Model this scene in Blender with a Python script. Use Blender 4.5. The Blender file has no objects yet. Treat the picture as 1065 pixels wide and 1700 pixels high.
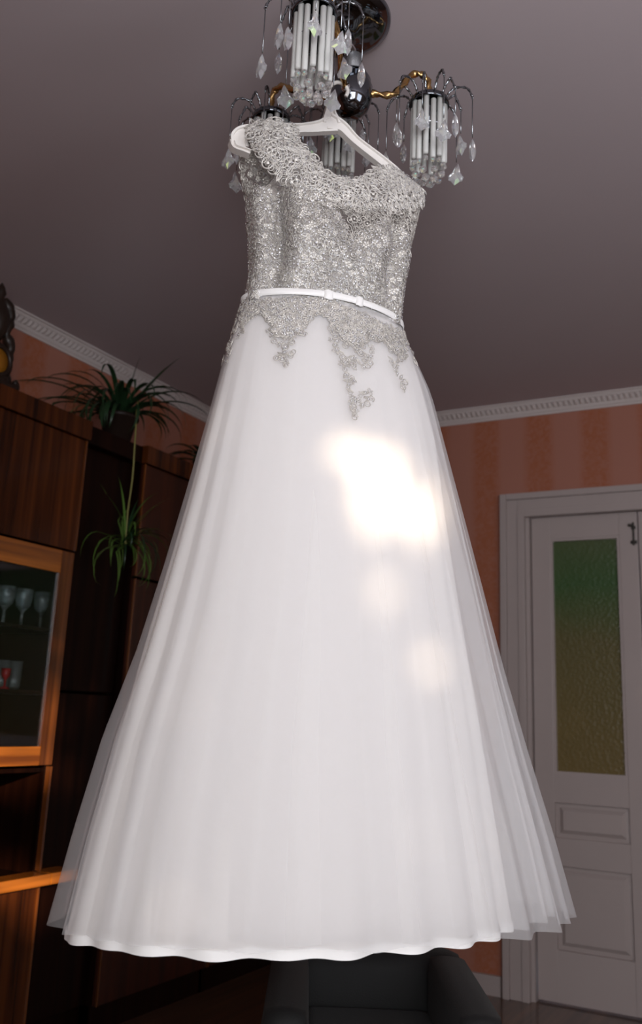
import bpy, bmesh, math, random
import numpy as np
from mathutils import Vector, Matrix
from mathutils.bvhtree import BVHTree
random.seed(7); rng = np.random.default_rng(7)
SC = bpy.context.scene
COL = SC.collection
PI = math.pi

# ------------------------------------------------------------------ camera
F = 1538.0                                   # focal length in pixels of a 1065 x 1700 image
YAW, PIT, ROL = [math.radians(a) for a in (-29.195, 14.17, 2.459)]
EYE = Vector((0, 0, 1.15))
cy, sy = math.cos(YAW), math.sin(YAW)
FW = Vector((sy*math.cos(PIT), cy*math.cos(PIT), math.sin(PIT)))
r0 = Vector((cy, -sy, 0)); u0 = r0.cross(FW)
RT = r0*math.cos(ROL) + u0*math.sin(ROL)
UP = -r0*math.sin(ROL) + u0*math.cos(ROL)
cd = bpy.data.cameras.new('camera'); cam = bpy.data.objects.new('camera', cd); COL.objects.link(cam)
cam.matrix_world = Matrix((( RT.x, UP.x, -FW.x, EYE.x), (RT.y, UP.y, -FW.y, EYE.y), (RT.z, UP.z, -FW.z, EYE.z), (0, 0, 0, 1)))
cd.sensor_fit = 'VERTICAL'; cd.sensor_height = 38.25; cd.lens = F*38.25/1700; cd.shift_y = -50/1700
cd.dof.use_dof = True; cd.dof.focus_distance = 1.76; cd.dof.aperture_fstop = 4.5
cd.clip_start = 0.05
SC.camera = cam

# ------------------------------------------------------------------ sky, sun, window light, exposure
wd = bpy.data.worlds.new('sky'); SC.world = wd; wd.use_nodes = True
wd.node_tree.nodes['Background'].inputs[0].default_value = (0.62, 0.74, 0.95, 1)
wd.node_tree.nodes['Background'].inputs[1].default_value = 1.0
SUN_EL = math.radians(12.0)
SUN_H = Vector((-0.66, 0.7513, 0))
SUN_D = (SUN_H*math.cos(SUN_EL) + Vector((0, 0, -math.sin(SUN_EL)))).normalized()   # way the light travels
sl = bpy.data.lights.new('low_sun', 'SUN'); sun = bpy.data.objects.new('low_sun', sl); COL.objects.link(sun)
sl.energy = 4.8; sl.angle = math.radians(0.8); sl.color = (1.0, 0.80, 0.58)
sun.rotation_mode = 'QUATERNION'; sun.rotation_quaternion = SUN_D.to_track_quat('-Z', 'Y'); sun.location = (3, -4, 4)
WY = -0.75                                    # near wall (behind the camera)
WX0, WX1, WZ0, WZ1 = 0.02, 1.74, 0.85, 2.36  # its window
def area(name, loc, size, sizey, energy, color, direction):
    l = bpy.data.lights.new(name, 'AREA'); l.shape = 'RECTANGLE'; l.size = size; l.size_y = sizey
    l.energy = energy; l.color = color
    o = bpy.data.objects.new(name, l); COL.objects.link(o); o.location = loc
    o.rotation_mode = 'QUATERNION'; o.rotation_quaternion = Vector(direction).to_track_quat('-Z', 'Y')
    return o
area('window_daylight', ((WX0+WX1)/2, WY-0.02, (WZ0+WZ1)/2), WX1-WX0, WZ1-WZ0, 44.5, (0.97, 0.975, 1.0), (0, 1, 0))
SY0, SY1, SZ0, SZ1 = 0.15, 1.50, 0.85, 2.36  # unseen second window, added in the right-hand wall to brighten the skirt
area('side_window_fill', (1.875, (SY0+SY1)/2, (SZ0+SZ1)/2), SZ1-SZ0, SY1-SY0, 13, (0.95, 0.97, 1.0), (-1, 0, 0))  # added fill for the right of the skirt and the ceiling
SC.view_settings.view_transform = 'Standard'; SC.view_settings.look = 'None'
SC.view_settings.exposure = 0.62; SC.view_settings.gamma = 1.0; SC.view_settings.use_curve_mapping = False
SC.cycles.transparent_max_bounces = 24
SC.cycles.max_bounces = 10; SC.cycles.diffuse_bounces = 5
SC.cycles.sample_clamp_indirect = 4.0

# ------------------------------------------------------------------ helpers
def nodes(m):
    m.use_nodes = True; nt = m.node_tree; return nt, nt.nodes, nt.links, nt.nodes['Principled BSDF']
def mat(name, col, rough=0.5, metal=0.0, trans=0.0, ior=1.45, coat=0.0, sheen=0.0, var=0.0, scale=20, bump=0.0, bscale=200):
    m = bpy.data.materials.new(name); nt, N, L, b = nodes(m)
    b.inputs['Base Color'].default_value = (*col, 1); b.inputs['Roughness'].default_value = rough
    b.inputs['Metallic'].default_value = metal; b.inputs['Transmission Weight'].default_value = trans
    b.inputs['IOR'].default_value = ior; b.inputs['Coat Weight'].default_value = coat
    b.inputs['Sheen Weight'].default_value = sheen
    tc = N.new('ShaderNodeTexCoord')
    if var:
        n = N.new('ShaderNodeTexNoise'); n.inputs['Scale'].default_value = scale; n.inputs['Detail'].default_value = 4
        L.new(tc.outputs['Object'], n.inputs['Vector'])
        r = N.new('ShaderNodeMix'); r.data_type = 'RGBA'
        r.inputs[6].default_value = (*[c*(1-var) for c in col], 1); r.inputs[7].default_value = (*[min(1, c*(1+var)) for c in col], 1)
        L.new(n.outputs['Fac'], r.inputs[0]); L.new(r.outputs[2], b.inputs['Base Color'])
    if bump:
        n = N.new('ShaderNodeTexNoise'); n.inputs['Scale'].default_value = bscale; n.inputs['Detail'].default_value = 3
        L.new(tc.outputs['Object'], n.inputs['Vector'])
        bp = N.new('ShaderNodeBump'); bp.inputs['Strength'].default_value = bump; bp.inputs['Distance'].default_value = 0.002
        L.new(n.outputs['Fac'], bp.inputs['Height']); L.new(bp.outputs[0], b.inputs['Normal'])
    return m
def ramp(N, stops):
    r = N.new('ShaderNodeValToRGB'); e = r.color_ramp.elements
    while len(e) < len(stops): e.new(0.5)
    for k, (p, c) in enumerate(stops): e[k].position = p; e[k].color = (*c, 1)
    return r
def wood(name, dark, light, axis='Z', rough=0.18, sc=1.0, coat=0.6):
    m = bpy.data.materials.new(name); nt, N, L, b = nodes(m)
    tc = N.new('ShaderNodeTexCoord'); mp = N.new('ShaderNodeMapping')
    s = [26*sc, 26*sc, 26*sc]; s['XYZ'.index(axis)] = 0.9*sc; mp.inputs['Scale'].default_value = s
    L.new(tc.outputs['Object'], mp.inputs['Vector'])
    n = N.new('ShaderNodeTexNoise'); n.inputs['Scale'].default_value = 1.0; n.inputs['Detail'].default_value = 7; n.inputs['Distortion'].default_value = 0.6
    L.new(mp.outputs[0], n.inputs['Vector'])
    r = ramp(N, [(0.32, dark), (0.52, tuple((a+c)/2 for a, c in zip(dark, light))), (0.70, light)])
    L.new(n.outputs['Fac'], r.inputs[0]); L.new(r.outputs[0], b.inputs['Base Color'])
    b.inputs['Roughness'].default_value = rough; b.inputs['Coat Weight'].default_value = coat; b.inputs['Coat Roughness'].default_value = 0.08
    return m
def fabric(name, col, alpha, trl=0.5, bump=0.0):
    m = bpy.data.materials.new(name); m.use_nodes = True; nt = m.node_tree; N, L = nt.nodes, nt.links
    N.clear(); out = N.new('ShaderNodeOutputMaterial')
    d = N.new('ShaderNodeBsdfDiffuse'); t = N.new('ShaderNodeBsdfTranslucent'); tr = N.new('ShaderNodeBsdfTransparent')
    d.inputs[0].default_value = (*col, 1); t.inputs[0].default_value = (*col, 1)
    a = N.new('ShaderNodeMixShader'); a.inputs[0].default_value = trl; L.new(d.outputs[0], a.inputs[1]); L.new(t.outputs[0], a.inputs[2])
    tc = N.new('ShaderNodeTexCoord')
    if bump:
        mp = N.new('ShaderNodeMapping'); mp.inputs['Scale'].default_value = (1, 1, 0.06); L.new(tc.outputs['Object'], mp.inputs['Vector'])
        n = N.new('ShaderNodeTexNoise'); n.inputs['Scale'].default_value = 30; L.new(mp.outputs[0], n.inputs['Vector'])
        bp = N.new('ShaderNodeBump'); bp.inputs['Strength'].default_value = bump; bp.inputs['Distance'].default_value = 0.004
        L.new(n.outputs['Fac'], bp.inputs['Height']); L.new(bp.outputs[0], d.inputs['Normal'])
    if alpha < 1:
        x = N.new('ShaderNodeMixShader'); x.inputs[0].default_value = alpha
        L.new(tr.outputs[0], x.inputs[1]); L.new(a.outputs[0], x.inputs[2]); L.new(x.outputs[0], out.inputs[0])
    else: L.new(a.outputs[0], out.inputs[0])
    return m

class MB:
    def __init__(s): s.v = []; s.f = []; s.n = 0
    def add(s, v, f):
        s.v += [tuple(p) for p in v]; s.f += [tuple(i+s.n for i in q) for q in f]; s.n = len(s.v); return s
    def box(s, x0, x1, y0, y1, z0, z1, bv=0.0):
        if bv <= 0:
            v = [(x, y, z) for x in (x0, x1) for y in (y0, y1) for z in (z0, z1)]
            return s.add(v, [(0,1,3,2), (4,6,7,5), (0,4,5,1), (2,3,7,6), (0,2,6,4), (1,5,7,3)])
        bm = bmesh.new(); bmesh.ops.create_cube(bm, size=1)
        for q in bm.verts: q.co = Vector((x0+(q.co.x+.5)*(x1-x0), y0+(q.co.y+.5)*(y1-y0), z0+(q.co.z+.5)*(z1-z0)))
        bmesh.ops.bevel(bm, geom=list(bm.edges), offset=bv, segments=2, affect='EDGES', profile=0.7)
        bm.verts.index_update(); s.add([q.co for q in bm.verts], [[q.index for q in f.verts] for f in bm.faces]); bm.free(); return s
    def tube(s, pts, r, seg=8, twist=0, closed=False, flat=1.0):
        pts = [Vector(p) for p in pts]; n = len(pts)
        rs = r if isinstance(r, (list, tuple)) else [r]*n
        v = []; up = Vector((0, 0, 1)); pn = None
        for i, p in enumerate(pts):
            a = pts[(i-1) % n] if (closed or i > 0) else p; c = pts[(i+1) % n] if (closed or i < n-1) else p
            t = (c-a).normalized()
            if pn is None:
                pn = t.cross(up) if abs(t.dot(up)) < 0.95 else t.cross(Vector((1, 0, 0)))
            pn = (pn - t*pn.dot(t)).normalized(); b = t.cross(pn)
            for k in range(seg):
                an = 2*PI*k/seg + twist*i
                rr = rs[i]*(1 + (0.28*math.cos(2*(2*PI*k/seg)) if twist else 0))
                v.append(p + pn*math.cos(an)*rr + b*math.sin(an)*rr*flat)
        f = []
        for i in range(n if closed else n-1):
            j = (i+1) % n
            for k in range(seg): l = (k+1) % seg; f.append((i*seg+k, i*seg+l, j*seg+l, j*seg+k))
        if not closed: f += [tuple(range(seg-1, -1, -1)), tuple(range((n-1)*seg, n*seg))]
        return s.add(v, f)
    def lathe(s, prof, c=(0, 0, 0), seg=24):
        v = []; f = []
        for r, z in prof:
            for k in range(seg): a = 2*PI*k/seg; v.append((c[0]+r*math.cos(a), c[1]+r*math.sin(a), c[2]+z))
        for i in range(len(prof)-1):
            for k in range(seg): l = (k+1) % seg; f.append((i*seg+k, i*seg+l, (i+1)*seg+l, (i+1)*seg+k))
        if prof[0][0] > 1e-5: f.append(tuple(range(seg-1, -1, -1)))
        if prof[-1][0] > 1e-5: f.append(tuple(range((len(prof)-1)*seg, len(prof)*seg)))
        return s.add(v, f)
    def grid(s, P):                                    # P[i][j]
        n, m = len(P), len(P[0]); v = [p for row in P for p in row]
        return s.add(v, [(i*m+j, i*m+j+1, (i+1)*m+j+1, (i+1)*m+j) for i in range(n-1) for j in range(m-1)])
    def mesh(s, name, m, smooth=True):
        me = bpy.data.meshes.new(name); me.from_pydata(s.v, [], s.f)
        if m: me.materials.append(m)
        if smooth: me.polygons.foreach_set('use_smooth', [True]*len(me.polygons))
        me.update(); return me
    def build(s, name, m, parent=None, smooth=False, loc=None):
        o = bpy.data.objects.new(name, s.mesh(name, m, smooth)); COL.objects.link(o)
        if parent: o.parent = parent
        if loc: o.location = loc
        return o
def boxes(name, lst, m, parent, bv=0.0):
    r = None
    for b in lst: r = MB().box(*b, bv).build(name, m, parent)
    return r
def ringframe(x0, x1, y0, y1, z0, z1, sy_, sz, name, m, parent):
    """a mitred rectangular frame lying in the y-z plane, thickness x0..x1"""
    o_ = [(y0, z0), (y1, z0), (y1, z1), (y0, z1)]; i_ = [(y0+sy_, z0+sz), (y1-sy_, z0+sz), (y1-sy_, z1-sz), (y0+sy_, z1-sz)]
    v = [(x, a, b) for x in (x0, x1) for q in (o_, i_) for a, b in q]; f = []
    for k in range(4):
        l = (k+1) % 4; f += [(k, l, 4+l, 4+k), (8+k, 8+l, 12+l, 12+k), (k, l, 8+l, 8+k), (4+k, 4+l, 12+l, 12+k)]
    return MB().add(v, f).build(name, m, parent)
def tag(o, label=None, cat=None, group=None, kind=None):
    if label: o['label'] = label
    if cat: o['category'] = cat
    if group: o['group'] = group
    if kind: o['kind'] = kind
    return o
def empty(name, loc=(0, 0, 0), rz=0, parent=None):
    o = bpy.data.objects.new(name, None); COL.objects.link(o); o.location = loc; o.rotation_euler.z = rz
    if parent: o.parent = parent
    o.empty_display_size = 0.05
    return o
def linked(name, me, parent, loc=(0, 0, 0), rot=(0, 0, 0), scale=None):
    o = bpy.data.objects.new(name, me); COL.objects.link(o); o.parent = parent; o.location = loc; o.rotation_euler = rot
    if scale: o.scale = scale
    return o
def copy_tree(o, parent=None):
    c = o.copy(); COL.objects.link(c); c.parent = parent
    for ch in list(o.children): copy_tree(ch, c)
    return c
def bez(pts, n=8):                                     # catmull-rom through the points
    pts = [Vector(p) for p in pts]; out = []
    for i in range(len(pts)-1):
        a = pts[max(i-1, 0)]; b = pts[i]; c = pts[i+1]; d = pts[min(i+2, len(pts)-1)]
        for k in range(n):
            t = k/n; out.append(0.5*((2*b) + (c-a)*t + (2*a-5*b+4*c-d)*t*t + (3*b-a-3*c+d)*t**3))
    out.append(pts[-1]); return out

# points of the room seen at a pixel of the photograph, measured at a known plane or distance
ER = Vector((cy, -sy, 0)); EF = Vector((sy, cy, 0))
def pray(x, y): return FW + RT*((x-532.5)/F) - UP*((y-800)/F)
def at(x, y, D):                                       # D = level distance ahead of the eye
    d = pray(x, y); return EYE + d*(D/d.dot(EF))
def W(a, b, z): return ER*a + EF*b + Vector((0, 0, z)) # a right of, b ahead of the eye

# ------------------------------------------------------------------ room
XL, XR, YB, CZ = -2.84, 1.85, 4.315, 2.70
def wallpaper(name, axis):
    m = bpy.data.materials.new(name); nt, N, L, b = nodes(m)
    tc = N.new('ShaderNodeTexCoord'); sp = N.new('ShaderNodeSeparateXYZ'); L.new(tc.outputs['Object'], sp.inputs[0])
    mu = N.new('ShaderNodeMath'); mu.operation = 'MULTIPLY_ADD'; mu.inputs[1].default_value = 2*PI/0.270; mu.inputs[2].default_value = 2*PI*(1.468+0.0)/0.270
    L.new(sp.outputs[axis], mu.inputs[0])
    co = N.new('ShaderNodeMath'); co.operation = 'COSINE'; L.new(mu.outputs[0], co.inputs[0])
    n = N.new('ShaderNodeTexNoise'); n.inputs['Scale'].default_value = 34; n.inputs['Detail'].default_value = 3; n.inputs['Distortion'].default_value = 1.6
    L.new(tc.outputs['Object'], n.inputs['Vector'])
    band = ramp(N, [(0.30, (0, 0, 0)), (0.75, (1, 1, 1))])
    h = N.new('ShaderNodeMath'); h.operation = 'MULTIPLY_ADD'; h.inputs[1].default_value = 0.5; h.inputs[2].default_value = 0.5; L.new(co.outputs[0], h.inputs[0]); L.new(h.outputs[0], band.inputs[0])
    fl = ramp(N, [(0.38, (0.45, 0.45, 0.45)), (0.60, (1, 1, 1))]); L.new(n.outputs['Fac'], fl.inputs[0])
    mm = N.new('ShaderNodeMath'); mm.operation = 'MULTIPLY'; L.new(band.outputs[0], mm.inputs[0]); L.new(fl.outputs[0], mm.inputs[1])
    mx = N.new('ShaderNodeMix'); mx.data_type = 'RGBA'
    mx.inputs[6].default_value = (0.36, 0.145, 0.100, 1); mx.inputs[7].default_value = (0.33, 0.098, 0.042, 1)
    L.new(mm.outputs[0], mx.inputs[0]); L.new(mx.outputs[2], b.inputs['Base Color']); b.inputs['Roughness'].default_value = 0.7
    return m
M_ceil = mat('ceiling_paint', (0.50, 0.425, 0.44), 0.85, var=0.03, scale=3)
M_floor = wood('floor_boards', (0.05, 0.025, 0.015), (0.14, 0.07, 0.035), 'Y', 0.35)
M_wallB = wallpaper('wallpaper_striped', 0)
M_wallL = wallpaper('wallpaper_striped_left', 1)
M_white = mat('white_gloss_paint', (0.40, 0.335, 0.32), 0.38, var=0.03, scale=6)
M_corn = mat('cornice_plaster', (0.56, 0.49, 0.47), 0.7, var=0.04, scale=50, bump=0.5, bscale=120)
M_plain = mat('plain_plaster', (0.26, 0.19, 0.16), 0.8)
def slab(name, *b, m): return tag(MB().box(*b).build(name, m), kind='structure')
slab('ceiling', XL-.15, XR+.15, WY-.15, YB+.15, CZ, CZ+.12, m=M_ceil)
slab('floor', XL-.15, XR+.15, WY-.15, YB+.15, -.12, 0, m=M_floor)
DX0, DX1, DZ = -1.270, 0.10, 2.140                  # doorway
w = MB(); w.box(XL-.12, DX0-.02, YB, YB+.12, 0, CZ); w.box(DX1+.02, XR+.12, YB, YB+.12, 0, CZ); w.box(DX0-.02, DX1+.02, YB, YB+.12, DZ+.02, CZ)
tag(w.build('wall_back', M_wallB), kind='structure')
slab('wall_left', XL-.12, XL, WY, YB, 0, CZ, m=M_wallL)
w = MB(); w.box(XR, XR+.14, WY, SY0, 0, CZ); w.box(XR, XR+.14, SY1, YB, 0, CZ); w.box(XR, XR+.14, SY0, SY1, 0, SZ0); w.box(XR, XR+.14, SY0, SY1, SZ1, CZ)
tag(w.build('wall_right', M_plain), kind='structure')
w = MB(); w.box(XL-.12, WX0, WY-.14, WY, 0, CZ); w.box(WX1, XR+.12, WY-.14, WY, 0, CZ); w.box(WX0, WX1, WY-.14, WY, 0, WZ0); w.box(WX0, WX1, WY-.14, WY, WZ1, CZ)
tag(w.build('wall_front', M_plain), kind='structure')
fr = .05
wn = tag(empty('window_1', (0, 0, 0)), kind='structure')
boxes('window_frame', [(WX0, WX0+fr, WY-.12, WY-.06, WZ0, WZ1), (WX1-fr, WX1, WY-.12, WY-.06, WZ0, WZ1), (WX0+fr, WX1-fr, WY-.12, WY-.06, WZ0, WZ0+fr), (WX0+fr, WX1-fr, WY-.12, WY-.06, WZ1-.03, WZ1), (.72, .78, WY-.12, WY-.06, WZ0+fr, WZ1-.03)], M_white, wn)
w2 = tag(empty('fill_window_2', (0, 0, 0)), kind='structure')  # frame of the added side window
boxes('window_frame', [(XR+.06, XR+.12, SY0, SY0+fr, SZ0, SZ1), (XR+.06, XR+.12, SY1-fr, SY1, SZ0, SZ1), (XR+.06, XR+.12, SY0+fr, SY1-fr, SZ0, SZ0+fr), (XR+.06, XR+.12, SY0+fr, SY1-fr, SZ1-fr, SZ1)], M_white, w2)
MB().box(WX0-.06, WX1+.06, WY-.02, WY+.12, WZ0-.04, WZ0).build('window_sill', M_white, wn)

# cornice: a stepped profile with a row of small relief tongues
def cornice(name, p0, along, inward, length):
    p0 = Vector(p0); al = Vector(along); iw = Vector(inward)
    prof = [(0, -.066), (.006, -.066), (.008, -.058), (.014, -.052), (.018, -.042), (.030, -.024), (.042, -.016), (.046, -.008), (.054, -.006), (.056, 0), (0, 0)]
    P = [[p0 + al*s + iw*a + Vector((0, 0, z)) for a, z in prof] for s in (0, length)]
    o = tag(MB().grid(P).build(name, M_corn), kind='structure')
    t = MB(); n = int(length/.026)
    for k in range(n):
        c = p0 + al*(.013+k*.026); a = []
        for (s, i, z) in ((-.010, .019, -.041), (.010, .019, -.041), (.010, .040, -.019), (-.010, .040, -.019), (0, .026, -.034), (0, .040, -.024)):
            a.append(c + al*s + iw*(i + (.004 if abs(s) < .001 else 0)) + Vector((0, 0, z - (.003 if abs(s) < .001 else 0))))
        t.add(a, [(0, 1, 4), (1, 2, 5, 4), (2, 3, 5), (3, 0, 4, 5)])
    q = t.build('relief', M_corn, o); q['kind'] = 'stuff'
cornice('trim_1', (XL, YB, CZ), (1, 0, 0), (0, -1, 0), XR-XL)
cornice('trim_2', (XL, WY, CZ), (0, 1, 0), (1, 0, 0), YB-WY)
slab('baseboard_back', XL, DX0-.13, YB-.018, YB, 0, .08, m=M_white)

# double door
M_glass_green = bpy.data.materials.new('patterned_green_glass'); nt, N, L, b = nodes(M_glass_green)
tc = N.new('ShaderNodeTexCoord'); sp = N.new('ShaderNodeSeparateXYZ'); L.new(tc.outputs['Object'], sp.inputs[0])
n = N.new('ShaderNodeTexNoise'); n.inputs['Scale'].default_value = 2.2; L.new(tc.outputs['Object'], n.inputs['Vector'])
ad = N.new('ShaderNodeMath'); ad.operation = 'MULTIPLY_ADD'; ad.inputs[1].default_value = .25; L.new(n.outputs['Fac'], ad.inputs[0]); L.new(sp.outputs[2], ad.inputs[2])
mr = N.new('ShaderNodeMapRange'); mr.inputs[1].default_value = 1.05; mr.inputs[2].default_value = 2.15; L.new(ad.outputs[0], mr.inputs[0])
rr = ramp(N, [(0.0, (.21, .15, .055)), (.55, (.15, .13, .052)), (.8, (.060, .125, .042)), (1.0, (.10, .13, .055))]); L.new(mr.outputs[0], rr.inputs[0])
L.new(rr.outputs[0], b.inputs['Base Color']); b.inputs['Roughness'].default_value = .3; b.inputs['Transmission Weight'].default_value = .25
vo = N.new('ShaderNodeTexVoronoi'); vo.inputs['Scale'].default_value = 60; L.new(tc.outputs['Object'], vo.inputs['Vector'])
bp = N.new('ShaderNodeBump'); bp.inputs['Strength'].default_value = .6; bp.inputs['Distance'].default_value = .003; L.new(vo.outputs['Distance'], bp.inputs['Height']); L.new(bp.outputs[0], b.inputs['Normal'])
M_iron = mat('dark_iron', (.05, .045, .04), .4, .7)
door = tag(empty('door_1', (0, 0, 0)), kind='structure')
OX, OZ = -1.386, 2.238
cs = empty('casing', parent=door)
for (o0, o1, d) in ((0, .030, .040), (.030, .085, .026), (.085, .118, .034)):     # mouldings of the architrave, outer to inner
    boxes('moulding', [(OX+o0, OX+o1, YB-d, YB, 0, OZ-o0), (OX+o1, DX1+.12-o0, YB-d, YB, OZ-o1, OZ-o0), (DX1+.12-o1, DX1+.12-o0, YB-d, YB, 0, OZ-o1)], M_white, cs, .004)
boxes('jamb', [(DX0-.02, DX0+.018, YB, YB+.11, 0, DZ+.02), (DX0+.018, DX1-.018, YB, YB+.11, DZ-.012, DZ+.02), (DX1-.018, DX1+.02, YB, YB+.11, 0, DZ)], M_white, door)
def door_leaf(x0, x1, bolt):
    y0, y1 = YB+.025, YB+.065; z1 = DZ-.016; a, b2 = x0+.088, x1-.082
    lf = empty('door_leaf', parent=door)
    boxes('stile', [(x0, a, y0, y1, .01, z1), (b2, x1, y0, y1, .01, z1)], M_white, lf, .003)
    boxes('rail', [(a, b2, y0, y1, q0, q1) for (q0, q1) in ((2.016, z1), (.820, .942), (.556, .672), (.01, .215))], M_white, lf)
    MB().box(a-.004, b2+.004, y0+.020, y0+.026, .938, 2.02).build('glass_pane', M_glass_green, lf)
    for (q0, q1) in ((.672, .820), (.215, .556)):
        p = MB()
        v = [(a, y0+.020, q0), (b2, y0+.020, q0), (b2, y0+.020, q1), (a, y0+.020, q1), (a+.018, y0+.018, q0+.018), (b2-.018, y0+.018, q0+.018), (b2-.018, y0+.018, q1-.018), (a+.018, y0+.018, q1-.018),
             (a+.034, y0+.006, q0+.034), (b2-.034, y0+.006, q0+.034), (b2-.034, y0+.006, q1-.034), (a+.034, y0+.006, q1-.034)]
        p.add(v, [(0, 1, 5, 4), (1, 2, 6, 5), (2, 3, 7, 6), (3, 0, 4, 7), (4, 5, 9, 8), (5, 6, 10, 9), (6, 7, 11, 10), (7, 4, 8, 11), (8, 9, 10, 11)])
        p.build('raised_panel', M_white, lf)
    boxes('glazing_bead', [(a, a+.012, y0+.004, y0+.02, .942, 2.016), (b2-.012, b2, y0+.004, y0+.02, .942, 2.016), (a+.012, b2-.012, y0+.004, y0+.02, .942, .954), (a+.012, b2-.012, y0+.004, y0+.02, 2.004, 2.016)], M_white, lf)
    if bolt:
        k = MB(); k.tube([(x1-.016, y0-.008, 1.965), (x1-.016, y0-.008, 2.072)], .0045, 8)
        k.box(x1-.030, x1-.002, y0-.007, y0, 1.972, 1.988, .002); k.box(x1-.026, x1-.006, y0-.006, y0, 2.04, 2.056, .002)
        k.tube([(x1-.016, y0-.008, 2.055), (x1-.038, y0-.014, 2.060)], .006, 8)
        k.build('door_bolt', M_iron, lf)
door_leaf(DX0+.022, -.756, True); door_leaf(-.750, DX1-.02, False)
slab('wall_hall', -1.6, .5, YB+.9, YB+.95, 0, CZ, m=M_plain)

# ------------------------------------------------------------------ wall units along the left wall
M_ven = wood('lacquered_veneer', (.008, .002, .0008), (.105, .026, .005), 'Z', .22)
M_venH = wood('lacquered_veneer_across', (.012, .003, .001), (.10, .024, .005), 'Y', .22)
for m_ in (M_ven, M_venH):
    b_ = m_.node_tree.nodes['Principled BSDF']; b_.inputs['Specular IOR Level'].default_value = .25; b_.inputs['Coat Weight'].default_value = .15
M_edge = wood('lighter_edge_band', (.045, .011, .003), (.19, .055, .010), 'Z', .22)
M_edgeH = wood('sun_lightened_edge_band_across', (.14, .036, .005), (.62, .19, .022), 'Y', .22)  # colour raised to carry part of the sun's glow on the rails
M_dark = wood('dark_lacquer', (.004, .0010, .0006), (.013, .0035, .0015), 'Z', .35, coat=0)
M_black = mat('dark_interior', (.008, .007, .007), .35)
M_brass = mat('old_brass', (.45, .25, .07), .35, .9)
M_clear = mat('clear_glass', (.9, .95, .95), .03, 0, 1.0, 1.45)
XF = -2.44                                            # front plane of the units
def carcass(u, y0, y1, shelves=(), depth_f=XF, top=2.19):
    b_ = XL+.005
    boxes('side_panel', [(b_, depth_f-.02, y0, y0+.018, .0, top), (b_, depth_f-.02, y1-.018, y1, .0, top)], M_dark, u)
    boxes('top_panel', [(b_, depth_f-.02, y0+.018, y1-.018, top-.018, top)], M_dark, u)
    boxes('back_panel', [(b_, b_+.012, y0+.018, y1-.018, .0, top-.018)], M_dark, u)
    if shelves: boxes('shelf', [(b_+.012, XF-.03, y0+.018, y1-.018, z, z+.014) for z in shelves], M_dark, u)
def panel_door(parent, y0, y1, z0, z1, m, edge=True, knob=None, xf=XF):
    d = MB().box(xf-.018, xf, y0+.003, y1-.003, z0+.003, z1-.003, .002).build('door', m, parent)
    if edge:
        boxes('edge_strip', [(xf-.002, xf+.005, yy, yy+.007, z0+.003, z1-.003) for yy in (y0+.002, y1-.009)], M_edge, d)
    if knob:
        k = MB().lathe([(.004, 0), (.004, .012), (.010, .016), (.011, .022), (.006, .027), (0, .028)], seg=14).build('knob', M_brass, d)
        k.location = (xf, *knob); k.rotation_euler = (0, PI/2, 0)
    return d
M_dark.node_tree.nodes['Principled BSDF'].inputs['Specular IOR Level'].default_value = .15
units = []
for (y0, y1) in ((1.55, 2.53),):
    u = tag(empty('display_cabinet', (XL+.2, 2.04, 0)), 'glossy dark brown glazed display cabinet at the left edge holding glassware', 'cabinet', 'lacquered wall units along the left wall')
    u.location = (0, 0, 0)
    carcass(u, y0, y1, (.575, .92, 1.18, 1.40, 1.68))
    MB().box(XF-.03, XF+.016, y0-.004, y1+.004, 2.13, 2.205, .004).build('top_moulding', M_ven, u)
    panel_door(u, y0, (y0+y1)/2-.02, 1.70, 2.13, M_ven); panel_door(u, (y0+y1)/2-.02, y1, 1.70, 2.13, M_ven)
    for (a, b_) in ((y0, (y0+y1)/2-.02), ((y0+y1)/2-.02, y1)):
        st = .066; fo = empty('glazed_door', parent=u)
        boxes('stile', [(XF-.02, XF, a+.003, a+st, .945, 1.695), (XF-.02, XF, b_-st, b_-.003, .945, 1.695)], M_edge, fo, .003)
        boxes('rail', [(XF-.02, XF+.001, a+st, b_-st, .945, 1.008), (XF-.02, XF+.001, a+st, b_-st, 1.612, 1.695)], M_edgeH, fo, .003)
        MB().box(XF-.014, XF-.010, a+st-.006, b_-st+.006, 1.0, 1.62).build('glass_pane', M_clear, fo)
    boxes('niche_edge', [(XF-.022, XF, y1-.010, y1, .60, .94), (XF-.022, XF, y0, y0+.010, .60, .94)], M_edge, u)
    MB().box(XF-.03, XF+.05, y0, 2.528, .560, .596, .004).build('counter', M_edgeH, u); MB().box(XF-.045, XF+.05, 2.530, 2.66, .560, .596, .004).build('counter_end', M_edgeH, u)
    q = (y1-y0)/3
    for k in range(3): panel_door(u, y0+k*q, y0+(k+1)*q, .10, .555, M_venH if k == 1 else M_ven)
    MB().box(XL+.02, XF-.03, y0, y1, 0, .10).build('plinth', M_dark, u)
    units.append(u)
u = tag(empty('tall_cabinet'), 'narrow almost black tall cabinet between the display cabinet and the next unit', 'cabinet', 'lacquered wall units along the left wall')
carcass(u, 2.532, 2.868, (), XF-.05)
MB().box(XF-.08, XF-.01, 2.534, 2.866, 2.13, 2.2, .004).build('top_moulding', M_dark, u)
panel_door(u, 2.532, 2.868, 1.20, 2.13, M_dark, edge=False, xf=XF-.05); panel_door(u, 2.532, 2.868, .10, 1.195, M_dark, edge=False, xf=XF-.05)
MB().box(XL+.02, XF-.09, 2.534, 2.866, 0, .10).build('plinth', M_dark, u)
u = tag(empty('wardrobe_unit'), 'reddish brown lacquered wall unit with stacked doors behind the skirt', 'cabinet', 'lacquered wall units along the left wall')
carcass(u, 2.87, 4.25); boxes('divider', [(XL+.017, XF-.03, 3.55, 3.568, 0, 2.17)], M_dark, u)
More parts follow.
